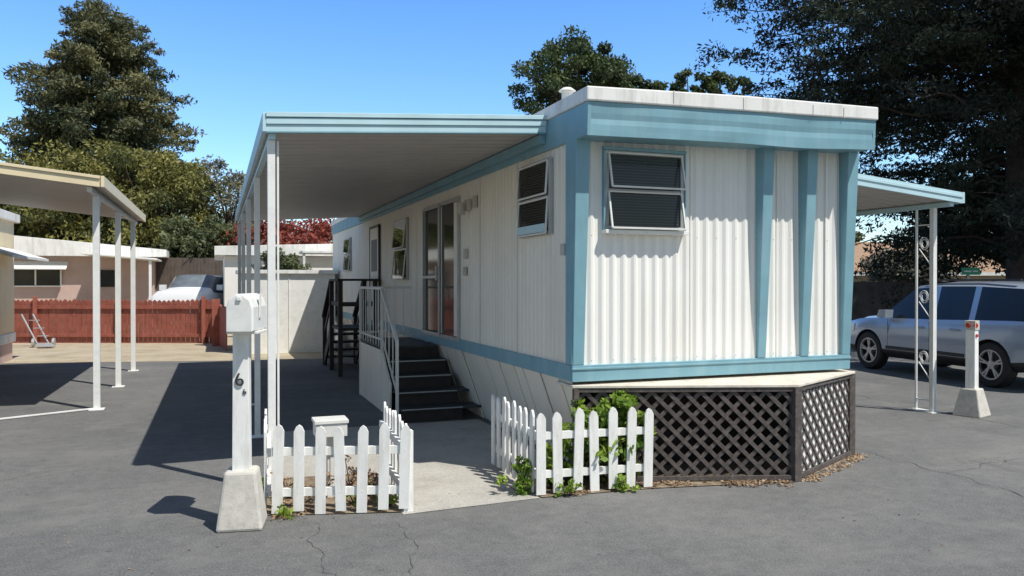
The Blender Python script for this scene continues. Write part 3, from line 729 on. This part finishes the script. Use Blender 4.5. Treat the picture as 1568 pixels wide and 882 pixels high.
roundtree('shrub',(-.9,19.0),1.9,.9,.8,'hedge',36,.06,200,13)
def pinecap(name,loc,zc,R,Rz,seed,n,mat='pine',leaf=.14,per=260):
    return roundtree(name,loc,zc,R,Rz,mat,n,leaf,per,seed,(.12,.27),.35,-.5)
pinecap('pine_tree',(18.6,39.3),14.0,3.7,3.4,21,95)
pinecap('pine_tree',(21.0,38.4),13.0,2.6,2.2,22,45)
roundtree('fir_tree',(23.2,37.6),12.7,1.5,1.8,'pine',30,.14,130,23,(.16,.32))
roundtree('fir_tree',(25.2,36.8),12.9,1.4,2.4,'pine',30,.14,130,24,(.16,.3))
roundtree('fir_tree',(27.2,36.0),13.6,1.6,1.8,'pine',30,.14,130,25,(.16,.32))
def bigtree():
    r=random.Random(5); e=empty('monterey_cypress_tree'); x0,y0_=18.3,9.6; mb=MB()
    mb.cone((x0,y0_,0),(x0-.1,y0_+.1,7),.42,.30,14); mb.cone((x0-.1,y0_+.1,7),(x0,y0_,15),.30,.08,12)
    cs=[];rs=[];sh=[]
    for i in range(430):
        z=r.uniform(2.6,14.5) if i<300 else r.uniform(6.5,11.5); a=r.uniform(0,2*math.pi)
        Rm=(8.2 if z>6.3 else 5.3+(z-3)*.5)*r.uniform(.5,1.08)*(1 if z<12 else .85)
        hd=V((math.cos(a),math.sin(a),0)); el=r.uniform(-.05,.30); base=V((x0,y0_,z))
        k=int(Rm/.62); s_=r.uniform(.0,.8); prev=base; wob=r.uniform(-.5,.5); side=V((-hd.y,hd.x,0))
        for j in range(1,k+1):
            f=j/k; p=base+hd*Rm*f+side*wob*math.sin(f*4+i)+V((0,0,el*Rm*f-.9*f*f+ .12*math.sin(j*1.7+i)))
            if i%2==0: mb.cone(prev,p,.05*(1-f*.8)+.006,.05*(1-f*.9)+.004,5)
            prev=p
            if j<2: continue
            for _ in range(2 if f>.45 else 1):
                q=r.uniform(.22,.52); c=p+V((r.uniform(-.5,.5),r.uniform(-.5,.5),r.uniform(-.45,.3)))
                cs.append(tuple(c)); rs.append((q*1.25,q*1.25,q*.6)); sh.append(s_+r.uniform(-.15,.15))
    mb.obj('trunk_and_limbs',e,'bark')
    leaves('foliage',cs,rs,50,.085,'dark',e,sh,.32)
bigtree()
roundtree('dark_bush_tree',(21.5,12.2),3.4,3.0,2.7,'dark',90,.10,260,31,(.2,.35))
roundtree('round_tree',(28,27.2),3.8,1.5,1.2,'hedge',30,.10,200,33)
roundtree('round_tree',(31.5,26),3.0,1.4,1.0,'hedge',30,.10,160,34)
roundtree('yellow_shrub',(24.0,19.0),2.2,1.6,1.1,'greyleaf',40,.08,180,35)
cs=[];rs=[]
r=random.Random(77)
for i in range(260):
    a=math.radians(r.uniform(-35,80)); D=r.uniform(85,100); z=r.uniform(.5,4.2)
    cs.append((-2.83+D*math.sin(a),-6.1+D*math.cos(a),z)); q=r.uniform(1.5,3); rs.append((q*1.6,q*1.6,q))
leaves('distant_trees',cs,rs,160,.5,'hedge')
# ---------------------------------------------------------------- plants in the beds
def bush(name,cl,per,leaf,mat):
    e=empty(name); cs=[];rs=[];mb=MB()
    for (x,y,z,q,k) in cl:
        for i in range(k):
            c=(x+random.gauss(0,q*.45),y+random.gauss(0,q*.35),max(.03,z+random.gauss(0,q*.45))); cs.append(c); rs.append((q*.35,q*.35,q*.3))
            mb.cone((x,y,0),c,.006,.003,5)
    mb.obj('stems',e,'bark'); leaves('leaves',cs,rs,per,leaf,mat,e,None,.55)
bush('leafy_bush',[(.10,-.16,.46,.22,20),(.36,-.24,.60,.18,18),(.46,-.24,.42,.14,12),(.25,-.20,.26,.26,18),(-.12,-.12,.32,.22,14),(.36,-.2,.76,.07,3),(.0,-.15,.58,.14,8),(-.28,-.15,.18,.14,8)],30,.036,'bush')
bush('small_shrub',[(-.56,-.20,.12,.16,12),(-.52,-.12,.22,.1,5)],30,.022,'bush')
bush('weeds',[(.28,-.43,.05,.1,5),(-.2,-.36,.06,.12,6),(-2.38,-.12,.06,.14,6),(-1.62,-.2,.07,.12,7),(-2.50,.25,.14,.12,6),(-1.85,-.05,.06,.15,6),(-1.42,.3,.06,.12,5)],16,.022,'bush')
bush('dry_plant',[(-2.1,.1,.14,.16,8),(-1.7,.15,.12,.15,8),(-2.3,.3,.14,.12,6),(-1.8,.5,.12,.16,6)],18,.018,'litter')
cs=[(random.uniform(.5,1.75),0,.016) for _ in range(30)]
cs=[(x,-.33*x-.05+random.uniform(-.14,.03),.016) for x,_,_ in cs]+[(random.uniform(-2.4,-1.6),random.uniform(-.2,.8),.016) for _ in range(22)]+[(random.uniform(-.35,.5),random.uniform(-.36,0),.016) for _ in range(16)]
leaves('leaf_litter',cs,[(.10,.10,.008)]*len(cs),34,.016,'litter',None,None,.5,.25)
cs=[];
for _ in range(45):
    t=random.random(); cs.append((1.85+t*1.2+random.uniform(-.02,.06),-.66+t*.64-random.uniform(.0,.08),.012))
leaves('white_gravel',cs,[(.07,.05,.006)]*len(cs),14,.012,'litter',None,[.95]*len(cs),.8,.4)
cs=[(random.uniform(-5,6),random.uniform(-4,.0),.006) for _ in range(40)]
leaves('fallen_leaves',cs,[(.6,.6,.002)]*40,6,.011,'litter',None,None,.6,.15)
pl=empty('power_lines'); mb=MB()
for (a,b) in (((19,41,12.9),(40,24,16.5)),((19,41.5,12.3),(40,25,15.3))):
    a=V(a);b=V(b);prev=None
    for i in range(17):
        t=i/16;p=a.lerp(b,t)-V((0,0,4*t*(1-t)*.8))
        if prev: mb.beam(prev,p,.02,.02)
        prev=p
mb.obj('cables',pl,'trim')
# ---------------------------------------------------------------- light, sky, camera
sd=V((.36,-.51,1)).normalized()
L=bpy.data.lights.new('sun','SUN'); L.energy=5.0; L.angle=math.radians(.5); L.color=(1,.965,.90)
so=bpy.data.objects.new('sun',L); bpy.context.scene.collection.objects.link(so); so.rotation_euler=(-sd).to_track_quat('-Z','Y').to_euler()
w=bpy.data.worlds.new('World'); bpy.context.scene.world=w; w.use_nodes=True; nt=w.node_tree
sk=nt.nodes.new('ShaderNodeTexSky'); sk.sky_type='NISHITA'; sk.sun_disc=False; sk.sun_elevation=math.asin(sd.z); sk.sun_rotation=math.atan2(sd.x,sd.y)
sk.air_density=1.0; sk.dust_density=.2; sk.ozone_density=1.6
tcw=nt.nodes.new('ShaderNodeTexCoord'); sx=nt.nodes.new('ShaderNodeSeparateXYZ'); nt.links.new(tcw.outputs['Generated'],sx.inputs[0])
tint=ramp(nt,sx.outputs['Z'],[(0,(.60,.64,.66)),(.14,(.50,.66,.80)),(.32,(.38,.61,.86)),(.7,(.34,.33,.32))])  # blue boosted low down; unseen zenith dimmed to hold ambient light down
# neutral tint added to the unseen sun side, making ambient light less blue
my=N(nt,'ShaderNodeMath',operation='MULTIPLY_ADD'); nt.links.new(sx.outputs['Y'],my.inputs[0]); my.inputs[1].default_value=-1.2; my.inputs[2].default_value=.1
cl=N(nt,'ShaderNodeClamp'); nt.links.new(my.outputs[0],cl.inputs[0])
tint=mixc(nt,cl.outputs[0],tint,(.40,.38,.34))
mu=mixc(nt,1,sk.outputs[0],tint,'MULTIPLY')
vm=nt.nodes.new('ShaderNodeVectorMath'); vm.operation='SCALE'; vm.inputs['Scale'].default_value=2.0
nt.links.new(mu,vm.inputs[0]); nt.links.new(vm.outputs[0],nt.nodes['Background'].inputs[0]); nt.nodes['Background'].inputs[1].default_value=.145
sc=bpy.context.scene
sc.view_settings.view_transform='Standard'; sc.view_settings.look='None'; sc.view_settings.exposure=0
cd=bpy.data.cameras.new('camera'); cd.lens=1209/1568*36; cd.sensor_width=36; cd.clip_end=1000
co=bpy.data.objects.new('camera',cd); sc.collection.objects.link(co); co.location=(-2.83,-6.084,1.7)
co.rotation_euler=(math.radians(90-.43),0,math.radians(-20.5)); sc.camera=co
